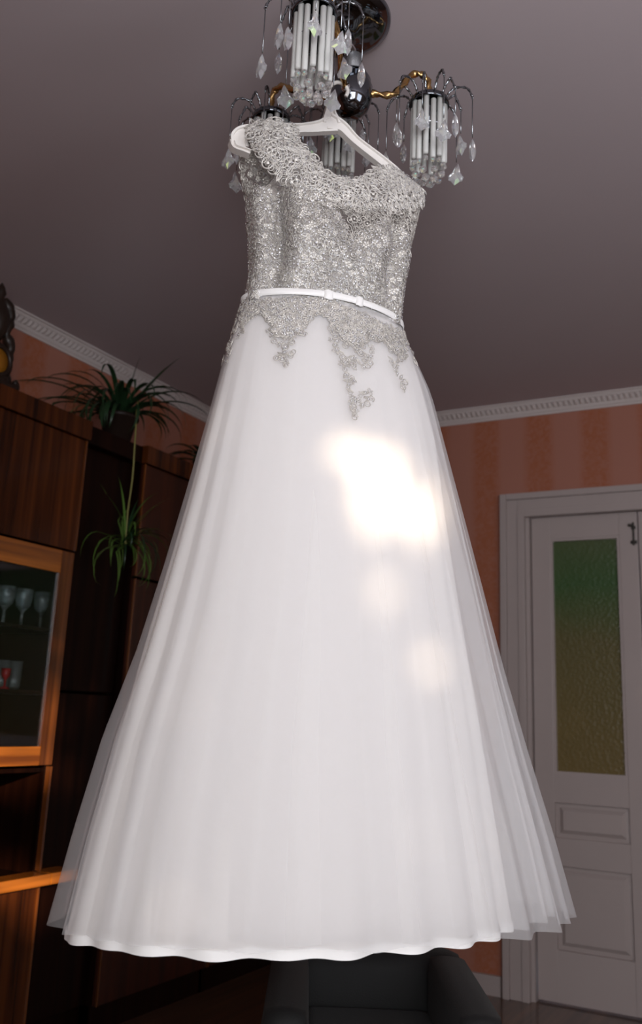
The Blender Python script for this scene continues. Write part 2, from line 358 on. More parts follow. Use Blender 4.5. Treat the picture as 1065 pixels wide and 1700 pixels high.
MB().box(XF-.03, XF+.016, 2.866, 4.254, 2.13, 2.205, .004).build('top_moulding', M_ven, u)
M_red = wood('red_veneer', (.012, .0025, .0012), (.055, .012, .004), 'Z', .3, coat=.1)
for (a, b_) in ((2.87, 3.56), (3.56, 4.25)):
    panel_door(u, a, b_, 1.66, 2.13, M_red); panel_door(u, a, b_, .62, 1.655, M_red); panel_door(u, a, b_, .10, .615, M_red)
MB().box(XL+.02, XF-.03, 2.87, 4.25, 0, .10).build('plinth', M_dark, u)

# glassware behind the glazed door
M_crys = mat('cut_glass', (.85, .95, .97), .07, .0, .85, 1.5)
gl = MB().lathe([(.030, 0), (.030, .003), (.006, .008), (.0045, .05), (.010, .058), (.026, .075), (.031, .10), (.033, .135), (.031, .135), (.028, .10), (.022, .078), (0, .066)], seg=18)
gm = gl.mesh('goblet', M_crys)
tm = MB().lathe([(.024, 0), (.026, .01), (.030, .10), (.028, .10), (.024, .012), (0, .010)], seg=18).mesh('tumbler', M_crys)
M_ruby = mat('red_glass', (.55, .02, .03), .08, 0, .3)
gl_lab = ['stemmed glass on the upper shelf nearest the dark tall cabinet', 'stemmed glass on the upper shelf, second from the right', 'stemmed glass on the upper shelf, third from the right', 'stemmed glass on the upper shelf at the left edge of the picture']
for k, (px) in enumerate((67, 35, 5, -24)):
    P = EYE + pray(px, 1025)*((-2.56-EYE.x)/pray(px, 1025).x)
    o = linked('wine_glass', gm, None, (-2.56, P.y, 1.4145), (0, 0, k)); tag(o, gl_lab[k], 'glass', 'stemmed glasses in the display cabinet')
for k, (px, lab) in enumerate(((18, 'straight clear tumbler on the lower cabinet shelf'), (-2, 'straight clear tumbler cut by the left edge of the picture'))):
    P = EYE + pray(px, 1150)*((-2.58-EYE.x)/pray(px, 1150).x)
    o = linked('tumbler', tm, None, (-2.58, P.y, 1.1945)); tag(o, lab, 'glass', 'tumblers in the display cabinet')
P = EYE + pray(9, 1120)*((-2.52-EYE.x)/pray(9, 1120).x)
o = MB().lathe([(.016, 0), (.018, .004), (.004, .01), (.004, .03), (.015, .045), (.017, .07), (.015, .07), (0, .036)], seg=16).build('liqueur_glass', M_ruby, None, True, (-2.52, P.y, 1.1945))
tag(o, 'tiny red glass standing before the tumblers on the lower shelf', 'glass')

# mantel clock on top of the display cabinet, cut by the left edge of the frame
M_carve = mat('dark_carved_wood', (.022, .012, .008), .4, var=.3, scale=40)
M_amber = mat('amber_dial', (.42, .17, .015), .45, .2)
ck = tag(empty('mantel_clock'), 'ornate dark carved clock with amber dial standing on the cabinet top', 'clock')
Pc = EYE + pray(-14, 600)*((-2.52-EYE.x)/pray(-14, 600).x); cyy, czz = Pc.y, Pc.z
k = MB(); k.box(-2.60, -2.46, cyy-.12, cyy+.075, 2.2055, 2.235, .006); k.box(-2.58, -2.48, cyy-.09, cyy+.05, 2.235, 2.26, .006)
k.tube(bez([(-2.52, cyy+.075, 2.222), (-2.50, cyy+.10, 2.235), (-2.50, cyy+.105, 2.252), (-2.50, cyy+.09, 2.262)], 5), [.012]*15+[.004], 8)
k.build('base', M_carve, ck, True)
k = MB()
for s in (-1, 1):
    k.tube(bez([(-2.52, cyy+s*.03, 2.25), (-2.52, cyy+s*.075, czz-.07), (-2.52, cyy+s*.058, czz), (-2.52, cyy+s*.075, czz+.07), (-2.52, cyy+s*.045, czz+.13), (-2.52, cyy+s*.058, czz+.19), (-2.52, cyy+s*.02, czz+.25)], 6), [.016, .018, .02, .022, .018, .013]*6+[.008], 8)
k.lathe([(.002, .30), (.012, .285), (.02, .26), (.012, .24), (.03, .21), (.045, .17), (.038, .12), (.02, .08)][::-1], (-2.52, cyy, czz), 14)
k.build('scroll_case', M_carve, ck, True)
k = MB(); k.tube([(-2.485, cyy+.052*math.cos(a), czz+.052*math.sin(a)) for a in np.linspace(0, 2*PI, 28, False)], .009, 8, closed=True)
k.tube([(-2.50, cyy+.062*math.cos(a), czz+.062*math.sin(a)) for a in np.linspace(0, 2*PI, 28, False)], .012, 6, closed=True); k.build('bezel', M_carve, ck, True)
d = MB().lathe([(.0, .006), (.05, .004), (.05, -.01), (0, -.01)], seg=28).build('dial', M_amber, ck, True, (-2.49, cyy, czz)); d.rotation_euler = (0, PI/2, 0)

# ------------------------------------------------------------------ plants
M_leaf = mat('strap_leaf', (.014, .040, .014), .42, var=.45, scale=9); M_leaf.node_tree.nodes['Principled BSDF'].inputs['Subsurface Weight'].default_value = 0
M_leafL = mat('pale_leaf', (.12, .17, .05), .45, var=.3, scale=12)
M_leaf2 = mat('bright_young_leaf', (.10, .20, .035), .45, var=.4, scale=14)
M_pot = mat('brown_glazed_pot', (.020, .010, .007), .5)
M_soil = mat('soil', (.02, .013, .01), .95, var=.4, scale=80)
M_stem = mat('runner_stem', (.26, .24, .07), .5)
def blade(P0, az, ln, up, droop, wid, n=12, lean=0.0):
    """one arching strap leaf with a centre crease"""
    d = Vector((math.cos(az), math.sin(az), 0)); side = Vector((-d.y, d.x, 0)); rows = []
    p = Vector(P0); e = up
    for i in range(n+1):
        t = i/n; wv = wid*(math.sin(PI*min(.97, .12+t*.86))**.6)*(1-t**4*.9)
        cr = Vector((0, 0, -wv*.35))
        rows.append([p - side*wv, p + cr, p + side*wv])
        e = up - droop*t*(.4+.6*t); p = p + (d*math.cos(e) + Vector((0, 0, math.sin(e))) + side*lean*t)*(ln/n)
    return rows
def strap_plant(name, lab, P, npots, leaves, potr=.07, poth=.11, group=None):
    t = tag(empty(name, P), lab, 'plant', group)
    pot = MB().lathe([(potr*.68, 0), (potr*.95, poth*.86), (potr*1.06, poth*.86), (potr*1.06, poth), (potr*.94, poth), (potr*.90, poth*.88), (0, poth*.86)], seg=28).build('pot', M_pot, t, True)
    MB().lathe([(potr*.90, poth*.88), (potr*.5, poth*.92), (0, poth*.93)], seg=20).build('soil', M_soil, t, True)
    for (az, ln, up, dr, wd_, m) in leaves:
        rows = blade((.012*math.cos(az), .012*math.sin(az), poth*.9), az, ln, up, dr, wd_, lean=random.uniform(-.25, .25))
        for r_ in rows:                                  # leaves rest on the cabinet top and against the wall
            for q_ in r_:
                q_.x = max(q_.x, XL+.012-P[0])
                if q_.x+P[0] < XF+.03: q_.z = max(q_.z, .005)
        MB().grid(rows).build('leaf', m, t, True)
    return t
lv = []
camaz = math.atan2(-ER.y, -ER.x)                       # leftwards in the picture
for k in range(44):
    az = random.uniform(0, 2*PI)
    lv.append((az, random.uniform(.26, .42), random.uniform(.6, 1.35), random.uniform(2.0, 3.2), random.uniform(.008, .011), M_leaf))
L_ = camaz; R_ = camaz+PI
for (az, ln, up, dr) in ((L_, .50, .85, 1.7), (L_+.15, .52, .65, 1.4), (L_-.2, .48, .55, 1.5), (L_+.3, .46, .45, 1.5), (L_-.1, .40, 1.3, 1.9), (R_, .42, .9, 2.0), (R_+.2, .44, .7, 1.9), (R_-.25, .36, .95, .5),
                         (R_+.1, .30, 1.05, .2), (R_, .30, 1.45, .1), (L_-.3, .44, .35, 1.4), (L_+.5, .46, .5, 2.2), (R_-.3, .40, .6, 2.4), (L_+.1, .42, 1.15, 2.3)):
    lv.append((az, ln, up, dr, .0105, M_leaf))
for k in range(16): lv.append((L_+random.uniform(.3, 2.3), random.uniform(.24, .36), random.uniform(.3, .9), random.uniform(2.6, 3.8), .0095, M_leaf))
lv.append((L_+.9, .36, .35, 2.6, .007, M_leafL))
sp_ = strap_plant('spider_plant', 'large dark spider plant with arching leaves in a pot on the wall unit', (-2.53, 2.79, 2.2055), 1, lv, .078, .115)
# its runner hangs over the edge and carries a plantlet
def rel(p): return Vector(p) - Vector((-2.53, 2.79, 2.2055))
def onx(x, y, X): d = pray(x, y); return EYE + d*((X-EYE.x)/d.x)
run = bez([rel(onx(232, 668, -2.47)), rel(onx(228, 672, -2.40)), rel(onx(224, 730, -2.36)), rel(onx(220, 790, -2.36)), rel(onx(212, 850, -2.36)), rel(onx(208, 905, -2.37))], 8)
rn = MB().tube(run, .0032, 6).build('runner', M_stem, sp_, True)
rn['label'] = 'yellowish runner stem hanging down'
PL = run[-1]
for k in range(46):
    az = random.uniform(0, 2*PI) if k % 3 else random.uniform(-.8, .8)
    m = M_leaf2 if k % 3 else M_leaf
    top = random.random() < .25
    rows = blade(tuple(PL + Vector((random.uniform(-.01, .01), random.uniform(-.01, .01), random.uniform(-.01, .05)))), az, random.uniform(.14, .30), random.uniform(-.3, .8) if not top else 1.2, random.uniform(2.0, 3.4) if not top else .9, random.uniform(.0038, .0055), 9)
    rows = [[Vector((max(p.x, -2.425+2.53), p.y, p.z)) for p in r] for r in rows]
    MB().grid(rows).build('leaf', m, rn, True)
rows = blade(tuple(PL), camaz-.1, .24, -.1, .55, .004, 9); MB().grid([[Vector((max(p.x, .105), p.y, p.z)) for p in r] for r in rows]).build('leaf', M_leafL, rn, True)
lv = [(random.uniform(0, 2*PI), random.uniform(.16, .28), random.uniform(.3, 1.2), random.uniform(1.2, 2.4), random.uniform(.010, .016), M_leaf) for k in range(30)]
strap_plant('broad_leaf_plant', 'small dark leafy plant half hidden behind the left side of the skirt', (-2.56, 3.46, 2.2055), 1, lv, .065, .10)

# ------------------------------------------------------------------ black armchair under the hem
M_blk = mat('black_upholstery', (.006, .006, .006), .7, sheen=.05, bump=.4, bscale=300)
ac = tag(empty('armchair'), 'black upholstered armchair, only its rounded top showing under the hem', 'armchair')
zt = at(600, 1577, 2.75).z
a0, a1 = at(452, 1580, 2.75), at(762, 1580, 2.75); w_ = (a1-a0).length; mid = (a0+a1)/2
ac.location = (mid.x, mid.y, 0); ac.rotation_euler.z = -YAW
h = w_/2; bk = MB()
P = []
for i in range(7):
    r = []
    for j in range(25):
        x = -h+.0+ (2*h)*j/24; e = 1-abs(x/h)**5; zz = .30+(zt-.30)*(i/6)*(.90+.10*e)
        r.append((x*(1-.0*i), -.06-.02*math.sin(PI*i/6), zz))
    P.append(r)
top = P[-1]
for ang in (.25, .5, .75, 1.0): P.append([(x, y+.16*ang, z+.018*math.sin(PI*ang)) for x, y, z in top])
for i in range(5, -1, -1): P.append([(x, y+.18, z) for x, y, z in P[i]])
bk.grid(P)
bk.build('backrest', M_blk, ac, True)
MB().box(-h+.08, h-.08, -.62, -.09, .28, .43, .04).build('seat', M_blk, ac, True)
for s in (-1, 1): MB().box(s*h-(.10 if s > 0 else 0), s*h+(.10 if s < 0 else 0), -.64, -.085, .12, .56, .04).build('armrest', M_blk, ac, True)
MB().box(-h+.08, h-.08, -.60, .0, .12, .275, .02).build('frame', M_blk, ac)
for sx in (-1, 1):
    for y in (-.58, .02): MB().tube([(sx*(h-.07), y, 0), (sx*(h-.07), y, .13)], [.016, .024], 10).build('leg', M_dark, ac)

# ------------------------------------------------------------------ unseen leaf screen, added outside the window to break up the low sun
M_tl = mat('sun_mask_leaf', (.05, .12, .03), .6); M_bark = mat('sun_mask_bark', (.08, .06, .045), .9, var=.3)
sun_mask_tree = tag(empty('sun_mask_tree', (3.2, -3.6, 0)), 'added unseen leaf screen with gaps that shape the sun patches', 'sun_mask_tree')
MB().tube(bez([(0, 0, 0), (.05, .02, 1.0), (-.04, 0, 2.0), (.1, .05, 3.0)], 6), [.09-.003*i for i in range(19)], 10).build('sun_mask_trunk', M_bark, sun_mask_tree, True)
gaps = [(at(626, 770, 1.61), .022, .019), (at(590, 742, 1.60), .008, .002), (at(668, 745, 1.62), .008, .002), (at(706, 850, 1.63), .012, .020), (at(622, 850, 1.60), .001, .012), (at(655, 962, 1.56), .006, .002), (at(735, 775, 1.66), .004, .006), (at(738, 1085, 1.60), .004, .004),  # leaf gaps aimed so the sun lands as patches on skirt and cabinet
        (Vector((XF, 2.22, .975)), .27, .050), (Vector((XF, 2.47, 1.10)), .02, .10), (Vector((XF, 2.47, 1.45)), .015, .08), (Vector((XF, 2.30, .585)), .24, .016), (Vector((XF, 2.52, .50)), .03, .05), (Vector((XF-.05, 2.80, 1.16)), .02, .03), (Vector((XF, 2.2, .68)), .12, .012)]
TP = Vector((3.2, -3.6, 0)); hs = SUN_H.normalized(); sd = Vector((hs.y, -hs.x, 0))
def tosun(P): s = (TP-P).dot(hs)/SUN_D.dot(hs); Q = P + SUN_D*s; return (Q-TP).dot(sd), Q.z
G = [(*tosun(P), a, b_) for P, a, b_ in gaps]
pane = MB()
lr = random.Random(5)
for i in range(122):
    for j in range(70):
        a = -1.7 + i*.040 + lr.uniform(-.008, .008); z = 0.9 + j*.040 + lr.uniform(-.008, .008)
        d = min((((a-ga)/(gw+.040))**2 + ((z-gz)/(gh+.040))**2) for ga, gz, gw, gh in G)
        if d < 1: continue
        dep = lr.uniform(-.12, .12); an = lr.uniform(0, PI); r = .046
        c = sd*a + hs*dep + Vector((0, 0, z)); e1 = sd*math.cos(an)+Vector((0, 0, math.sin(an))); e2 = -sd*math.sin(an)+Vector((0, 0, math.cos(an)))
        e2 = e2 + hs*lr.uniform(-.2, .2)
        pane.add([c-e1*r, c-e1*r*.5+e2*r*.8, c+e1*r*.5+e2*r*.8, c+e1*r, c+e1*r*.5-e2*r*.8, c-e1*r*.5-e2*r*.8], [(0, 1, 2, 3), (0, 3, 4, 5)])
o = pane.build('sun_mask_foliage', M_tl, sun_mask_tree); o['kind'] = 'stuff'

# ------------------------------------------------------------------ chandelier
M_chr = mat('dark_chrome', (.16, .17, .19), .08, 1.0)
M_chrB = mat('bright_chrome', (.62, .63, .65), .12, 1.0)
M_wire = mat('steel_wire', (.34, .36, .38), .18, 1.0)
M_gold = mat('gilt_twist', (.60, .38, .16), .22, 1.0, var=.35, scale=60)
M_tube = mat('frosted_glass_rod', (.80, .80, .77), .30, 0, .25, 1.4)
M_crystal = mat('iridescent_crystal', (.84, .83, .84), .06, 0, .72, 1.55)
M_crystal.node_tree.nodes['Principled BSDF'].inputs['Thin Film Thickness'].default_value = 420
M_beadg = mat('clear_bead', (.85, .82, .82), .04, 0, .85, 1.5)
M_beadg.node_tree.nodes['Principled BSDF'].inputs['Thin Film Thickness'].default_value = 380
HUB = (.032, 1.83)
ch = tag(empty('chandelier', W(HUB[0], HUB[1], CZ)), 'chrome ceiling chandelier with frosted rods, wire sprays and crystal drops', 'chandelier')
def cl(a, b, z): return W(a, b, z) - ch.location
pc = cl(-.003, 1.80, CZ)
MB().lathe([(.0, -.050), (.030, -.050), (.040, -.046), (.050, -.036), (.078, -.032), (.100, -.024), (.116, -.012), (.118, -.001), (0, -.001)], (pc.x, pc.y, 0), 56).build('ceiling_plate', M_chr, ch, True)
MB().tube([cl(.012, 1.805, CZ-.045), cl(.026, 1.82, CZ-.075)], .014, 16).build('stem', M_chrB, ch, True)
MB().lathe([(.013, -.118), (.020, -.116), (.021, -.075), (.015, -.070)], seg=24).build('knurled_collar', mat('brushed_steel', (.30, .30, .31), .5, .9, bump=.8, bscale=400), ch, True)
MB().lathe([(0, -.232), (.020, -.230), (.038, -.214), (.046, -.190), (.047, -.158), (.043, -.150), (.043, -.140), (.036, -.126), (.022, -.118), (0, -.117)], seg=40).build('hub', M_chr, ch, True)
# one lamp cluster, origin at its cap
TUBE_L = .155
def cluster():
    c = MB().lathe([(0, .026), (.006, .026), (.008, .014), (.030, .010), (.045, .002), (.047, -.010), (.044, -.012), (.040, -.004), (0, -.004)], seg=32).build('lamp_cluster', M_chr, ch, True)
    tmesh = MB().lathe([(0, -TUBE_L), (.0045, -TUBE_L), (.0062, -TUBE_L+.003), (.0062, -.004), (0, -.003)], seg=12).mesh('glass_rod', M_tube, True)
    smesh = MB().lathe([(0, -.10), (.010, -.10), (.011, -.03), (.016, -.02), (.016, -.004), (0, -.004)], seg=16).mesh('socket', M_chr, True)
    linked('socket', smesh, c)
    for k in range(14):
        a = 2*PI*k/14; linked('glass_rod', tmesh, c, (.0365*math.cos(a), .0365*math.sin(a), -.004 if k % 2 else -.014))
    MB().tube([(.0365*math.cos(a), .0365*math.sin(a), -.075) for a in np.linspace(0, 2*PI, 28, False)], .0016, 6, closed=True).build('ring', M_chrB, c, True)
    # faceted leaf-shaped drop
    out = [(0, .026), (.006, .014), (.008, .004), (.0175, -.008), (.0155, -.018), (.010, -.020), (0, -.030), (-.010, -.020), (-.0155, -.018), (-.0175, -.008), (-.008, .004), (-.006, .014)]
    v = [(x, 0, z) for x, z in out]; n = len(v)
    v += [(x*.55, .0045, z*.6-.002) for x, z in out] + [(x*.55, -.0045, z*.6-.002) for x, z in out] + [(0, .0065, -.006), (0, -.0065, -.006)]
    f = []
    for i in range(n):
        j = (i+1) % n; f += [(i, j, n+j, n+i), (j, i, 2*n+i, 2*n+j), (n+i, n+j, 3*n), (2*n+j, 2*n+i, 3*n+1)]
    dmesh = MB().add(v, f).mesh('crystal_drop', M_crystal, False)
    bm = bmesh.new(); bmesh.ops.create_icosphere(bm, subdivisions=2, radius=.0085); bme = bpy.data.meshes.new('crystal_bead'); bm.to_mesh(bme); bm.free(); bme.materials.append(M_beadg)
    am = []
    for (R, hgt, dr) in ((.100, .028, .105), (.078, .032, .062)):
        p = bez([(.040, 0, 0), (.046, 0, .016), (.062, 0, hgt), (R-.012, 0, hgt-.006), (R, 0, -.002)], 6)
        m = MB(); m.tube(p, .0028, 6, twist=.9)
        m.tube([(R+.003*math.cos(q), 0, -.004+.003*math.sin(q)) for q in np.linspace(0, 2*PI, 10, False)], .0008, 5, closed=True)
        m.tube([(R, 0, -.005), (R, 0, -.005-dr)], .0012, 5)
        am.append((m.mesh('spray_wire', M_wire, True), R, dr))
    for k in range(12):
        a = 2*PI*k/12+.2; me, R, dr = am[k % 2]
        linked('spray_wire', me, c, (0, 0, 0), (0, 0, a))
        linked('crystal_drop', dmesh, c, (R*math.cos(a), R*math.sin(a), -.005-dr-.030), (0, .15*math.sin(k*2.1), a+PI/2+random.uniform(-.7, .7)), (1.05, 1.3, 1.05))
    for k in range(14):                                  # strings of beads under the rods
        a = 2*PI*k/14; z = -TUBE_L-.014-(0 if k % 2 else .004)
        linked('crystal_bead', bme, c, (.036*math.cos(a), .036*math.sin(a), z), (k, k*1.3, 0), (.75, .75, .75))
        if k % 2 == 0: linked('crystal_bead', bme, c, (.030*math.cos(a+.2), .030*math.sin(a+.2), z-.020), (k*.7, k, 0))
    for k in range(4): a = 2*PI*k/4; linked('crystal_bead', bme, c, (.014*math.cos(a), .014*math.sin(a), -TUBE_L-.050), (k, k, 0), (1.1, 1.1, 1.1))
    return c
c0 = cluster()
caps = [(712, 170, 1.87), (522, 18, 1.594), (450, 196, 1.955), (564, 192, 2.05)]
cols = []
for k, (px, py, D) in enumerate(caps):
    c = c0 if k == 0 else copy_tree(c0, ch)
    P = at(px, py, D) - ch.location; c.location = P; c.rotation_euler.z = k*.37; cols.append(P)
arms_px = [[(604, 153, 1.83), (628, 157, 1.84), (652, 157, 1.85), (668, 142, 1.86), (682, 126, 1.87), (698, 123, 1.87), (709, 133, 1.87), (712, 150, 1.87), (712, 167, 1.87)],
           [(575, 150, 1.79), (567, 120, 1.74), (560, 60, 1.68), (545, -10, 1.62), (530, -28, 1.60), (523, -10, 1.594), (522, 14, 1.594)],
           [(560, 160, 1.86), (520, 165, 1.89), (490, 150, 1.91), (468, 143, 1.93), (455, 152, 1.95), (450, 172, 1.955), (450, 192, 1.955)],
           [(583, 150, 1.87), (590, 140, 1.93), (588, 125, 1.98), (578, 128, 2.02), (566, 148, 2.05), (564, 186, 2.05)]]
for pl_ in arms_px:
    p = bez([at(*q) - ch.location for q in pl_], 8)
    MB().tube(p, .0074, 8, twist=.42).build('curved_arm', M_gold, ch, True)
    MB().tube([p[0], p[3]], .0105, 14).build('arm_socket', M_chrB, ch, True)

# ------------------------------------------------------------------ white hanger
M_plast = mat('white_plastic', (.80, .76, .72), .32, var=.02, scale=10)
hg = tag(empty('clothes_hanger', at(548, 205, 1.75)), 'white moulded plastic clothes hanger hooked onto the chandelier holding the gown', 'hanger')
def hl(x, y, D): return at(x, y, D) - hg.location
HU = (ER*math.cos(math.radians(20)) + EF*math.sin(math.radians(20)))
HN = (ER*math.sin(math.radians(20)) - EF*math.cos(math.radians(20)))
def strip(pts, ws, th, name=None, mb=None):             # flat moulded bar: path, half widths, thickness, with raised rims
    p = [Vector(q) for q in pts]; n = len(p); mb = mb or MB(); rows = []
    for i in range(n):
        t = (p[min(i+1, n-1)]-p[max(i-1, 0)]).normalized(); s = HN.cross(t).normalized(); w_ = ws[i]
        prof = [(-1, -th), (-1, th), (-.72, th), (-.66, th*.35), (.66, th*.35), (.72, th), (1, th), (1, -th), (-1, -th)]
        rows.append([p[i] + s*(a*w_) + HN*b_ for a, b_ in prof])
    mb.grid(rows); m = len(rows[0]); base = mb.n - n*m
    mb.f += [tuple(base+k for k in range(m-1)), tuple(base+(n-1)*m+k for k in range(m-2, -1, -1))]
    return mb
def lerp_list(vals, n):
    xs = np.linspace(0, 1, len(vals)); return list(np.interp(np.linspace(0, 1, n), xs, vals))
left = bez([hl(552, 206, 1.75), hl(530, 212, 1.742), (hl(500, 215, 1.728)), hl(450, 216, 1.708), hl(410, 220, 1.690), hl(396, 230, 1.684), hl(398, 246, 1.684)], 8)
right = bez([hl(545, 203, 1.75), hl(566, 212, 1.756), hl(590, 236, 1.764), hl(636, 272, 1.786), hl(660, 295, 1.805), hl(680, 322, 1.825)], 8)
neck = bez([hl(549, 206, 1.752), hl(548, 198, 1.75), hl(547, 188, 1.75), hl(547, 176, 1.75)], 6)
strip(left, lerp_list([.021, .0135, .0105, .0115, .014, .018, .017], len(left)), .008).build('arm', M_plast, hg)
strip(right, lerp_list([.021, .0135, .0105, .0115, .014, .012], len(right)), .008).build('arm', M_plast, hg)
strip(neck, lerp_list([.020, .018, .012, .008], len(neck)), .0084).build('neck', M_plast, hg)
e = bez([hl(384, 236, 1.676), hl(388, 246, 1.672), hl(404, 252, 1.668), hl(414, 256, 1.670)], 6)
strip(e, [.0055]*len(e), .010).build('shoulder_notch', M_plast, hg)
hk = bez([hl(547, 180, 1.75), hl(545, 158, 1.755), hl(548, 144, 1.76), hl(558, 137, 1.765), hl(570, 140, 1.77), hl(577, 150, 1.775), hl(574, 160, 1.775)], 7)
MB().tube(hk, .0042, 10).build('hook', M_plast, hg, True)

# ------------------------------------------------------------------ the gown
DTH = math.radians(20)
DU = ER*math.cos(DTH) + EF*math.sin(DTH); DV = -ER*math.sin(DTH) + EF*math.cos(DTH)
D0 = 1.75
ORG = EF*D0 + Vector((0, 0, .80))
gown = tag(empty('wedding_gown', ORG), 'long white boat-necked wedding gown with beaded lace bodice, ribbon belt and flared tulle skirt', 'dress')
T_TUL = [(1.94, -.0084, .1707, .085), (1.9, -.0048, .1838, .0907), (1.86, .0009, .1988, .0964), (1.8, .0088, .2206, .105), (1.7, .0136, .2440, .1240), (1.55, .0198, .2800, .1510), (1.4, .0251, .3165, .178), (1.25, .0294, .3555, .199), (1.1, .0315, .4025, .2205), (.95, .0409, .4445, .240), (.81, .0491, .4790, .258)]
T_LIN = [(1.94, -.0082, .1670, .078, 0), (1.9, -.0052, .1795, .080, -.001), (1.86, -.0014, .1925, .084, -.002), (1.8, .0025, .2080, .090, -.004), (1.7, .0062, .2316, .104, -.006), (1.55, .0022, .2545, .124, -.010), (1.4, -.0013, .2822, .143, -.013), (1.25, -.0034, .3123, .158, -.016), (1.1, -.0046, .3399, .172, -.020), (.95, -.0067, .3679, .187, -.024), (.8, -.0065, .3933, .202, -.028)]
T_BOD = [(1.93, -.0093, .1685, .080), (1.96, -.0072, .1656, .0863), (2.0, -.0043, .1640, .0946), (2.04, -.0035, .1672, .1029), (2.08, -.0015, .173, .1036), (2.12, -.0038, .177, .1018), (2.16, -.0049, .1777, .100), (2.20, -.005, .1765, .094)]
def table(T):
    A = np.array(sorted(T)); return lambda z: [float(np.interp(z, A[:, 0], A[:, k])) for k in range(1, A.shape[1])]
f_tul, f_lin, f_bod = table(T_TUL), table(T_LIN), table(T_BOD)
def ell(z, c, a, b, v0, th, k=1.0, add=0.0, tang=0.0):
    p = ER*c + EF*D0 + DV*v0
    x, y = a*math.cos(th), b*math.sin(th)
    nx, ny = math.cos(th)/a, math.sin(th)/b; q = math.hypot(nx, ny); nx /= q; ny /= q
    x += nx*add - ny*tang; y += ny*add + nx*tang
    return p + DU*x + DV*y + Vector((0, 0, z)) - ORG
def dang(t, c): return (t-c+180) % 360 - 180
def folds(lst, deg, soft=False):
    r = g = 0
    for c, w, am in lst:
        d = dang(deg, c)/w
        if abs(d) < 4:
            e = math.exp(-abs(d)**(2.0 if soft else 1.25)); r = (r + am*e) if soft else max(r, am*e); g += am*e*d*.55
    return r, g
FO = [(243, 6, .7), (267, 5, .8), (284, 5, .7), (304, 4.5, 1.0), (318, 5, 1.0), (331, 4, .7), (346, 7, 1.0), (359, 5, .9), (228, 7, .5), (218, 6, .6), (207, 5, .6), (193, 5, .8), (176, 9, 1.0)] + [(k*14+9+random.uniform(-3, 3), 5, random.uniform(.6, 1)) for k in range(12)]
FM = [(252, 8, .8), (276, 6, .8), (296, 5, .9), (311, 4.5, 1.0), (324, 4.5, .9), (337, 4.5, .9), (348, 7, 1), (222, 7, .7), (205, 6, .7), (190, 5, .8), (176, 9, 1)] + [(k*16+5+random.uniform(-3, 3), 5, random.uniform(.6, 1)) for k in range(11)]
FL = [(190, 8, 1), (206, 7, .6), (221, 8, .8), (239, 7, 1.0), (256, 7, .8), (270, 6, 1.0), (288, 6, .9), (304, 6, 1.0), (320, 7, 1.0), (340, 8, 1), (357, 7, .7), (177, 8, 1)] + [(k*20+5, 7, 1) for k in range(9)]
def skirt(f, lst, zt, zb, amp, nz=44, nth=420, power=1.25, off=0.0, hemwave=0.004, soft=False):
    P = []
    for i in range(nz+1):
        s = i/nz; z = zt + (zb-zt)*s; T = f(z); v0 = T[3] if len(T) > 3 else 0
        row = []
        for j in range(nth+1):
            th = 2*PI*j/nth; r, g = folds(lst, math.degrees(th), soft); k = amp*s**power
            side = abs(math.cos(th+.24))**3                   # keep the outline where it is measured
            zz = z - (hemwave*(r-.6))*s**6
            row.append(ell(zz, T[0], T[1], T[2], v0, th, add=k*(r-1.0)+off, tang=k*g*.55))
        P.append(row)
    return P
M_lining = fabric('ivory_satin_lining', (.88, .845, .815), 1.0, .22, .25)
M_tulle = fabric('white_tulle', (.93, .92, .93), .31, .5)
M_tulle2 = fabric('white_tulle_inner', (.93, .92, .92), .37, .5)
M_satin = mat('white_satin', (.88, .86, .84), .38, sheen=.3, bump=.15, bscale=60)
PLN = skirt(f_lin, FL, 1.935, .798, .024, power=1.0, hemwave=.005, soft=True)
lin = MB().grid(PLN).build('skirt_lining', M_lining, gown, True); lin['label'] = 'opaque ivory satin under-skirt'
hb = MB(); hb.grid([[p + (p-Vector((0, 0, p.z))).normalized()*.0015 + Vector((0, 0, dz)) for p in PLN[-1]] for dz in (.013, .006, -.002)]); hb.build('hem_band', M_satin, lin, True)
f_tu2 = lambda z: (lambda T, s_: [T[0]-.004*s_, T[1]*(1-.075*s_), T[2]-.010*s_])(f_tul(z), max(0, min(1, (1.9-z)/1.1)))
PT2 = skirt(f_tu2, FM, 1.937, .820, .026, off=-.002)
t2 = MB().grid(PT2).build('inner_tulle_layer', M_tulle2, gown, True)
PT1 = skirt(f_tul, FO, 1.938, .812, .030)
t1 = MB().grid(PT1).build('outer_tulle_layer', M_tulle, gown, True)
# bodice shell ------------------------------------------------------
def gs(d, c, w): x = dang(d, c)/w; return math.exp(-x*x)
def bod_add(deg, z):
    up = max(0, min(1, (z-1.96)/.08)); v = 0
    v += .006*gs(deg, 201, 9) - .016*gs(deg, 219, 7)*(.3+.7*up) + .009*gs(deg, 236, 9)*up + .010*gs(deg, 256, 10)*up
    v += -.012*gs(deg, 276, 8)*max(0, min(1, (z-2.03)/.05)) + .008*gs(deg, 294, 8)*up - .013*gs(deg, 311, 6)*up + .006*gs(deg, 325, 7)
    v += .006*math.exp(-((z-2.075)/.03)**2)*(gs(deg, 245, 18)+gs(deg, 292, 18))
    return v*1.45
def bod(deg, z, off=0.0):
    T = f_bod(z); return ell(z, T[0], T[1], T[2], 0, math.radians(deg), add=bod_add(deg, z)+off)
def bod_top(deg):                                         # top line of the satin shell
    d = deg % 360
    return float(np.interp(d, [0, 20, 60, 120, 160, 185, 195, 215, 225, 245, 262, 272, 284, 300, 318, 332, 345, 360],
                           [2.128, 2.12, 2.11, 2.11, 2.14, 2.166, 2.168, 2.170, 2.165, 2.150, 2.110, 2.070, 2.100, 2.140, 2.138, 2.120, 2.128, 2.128]))
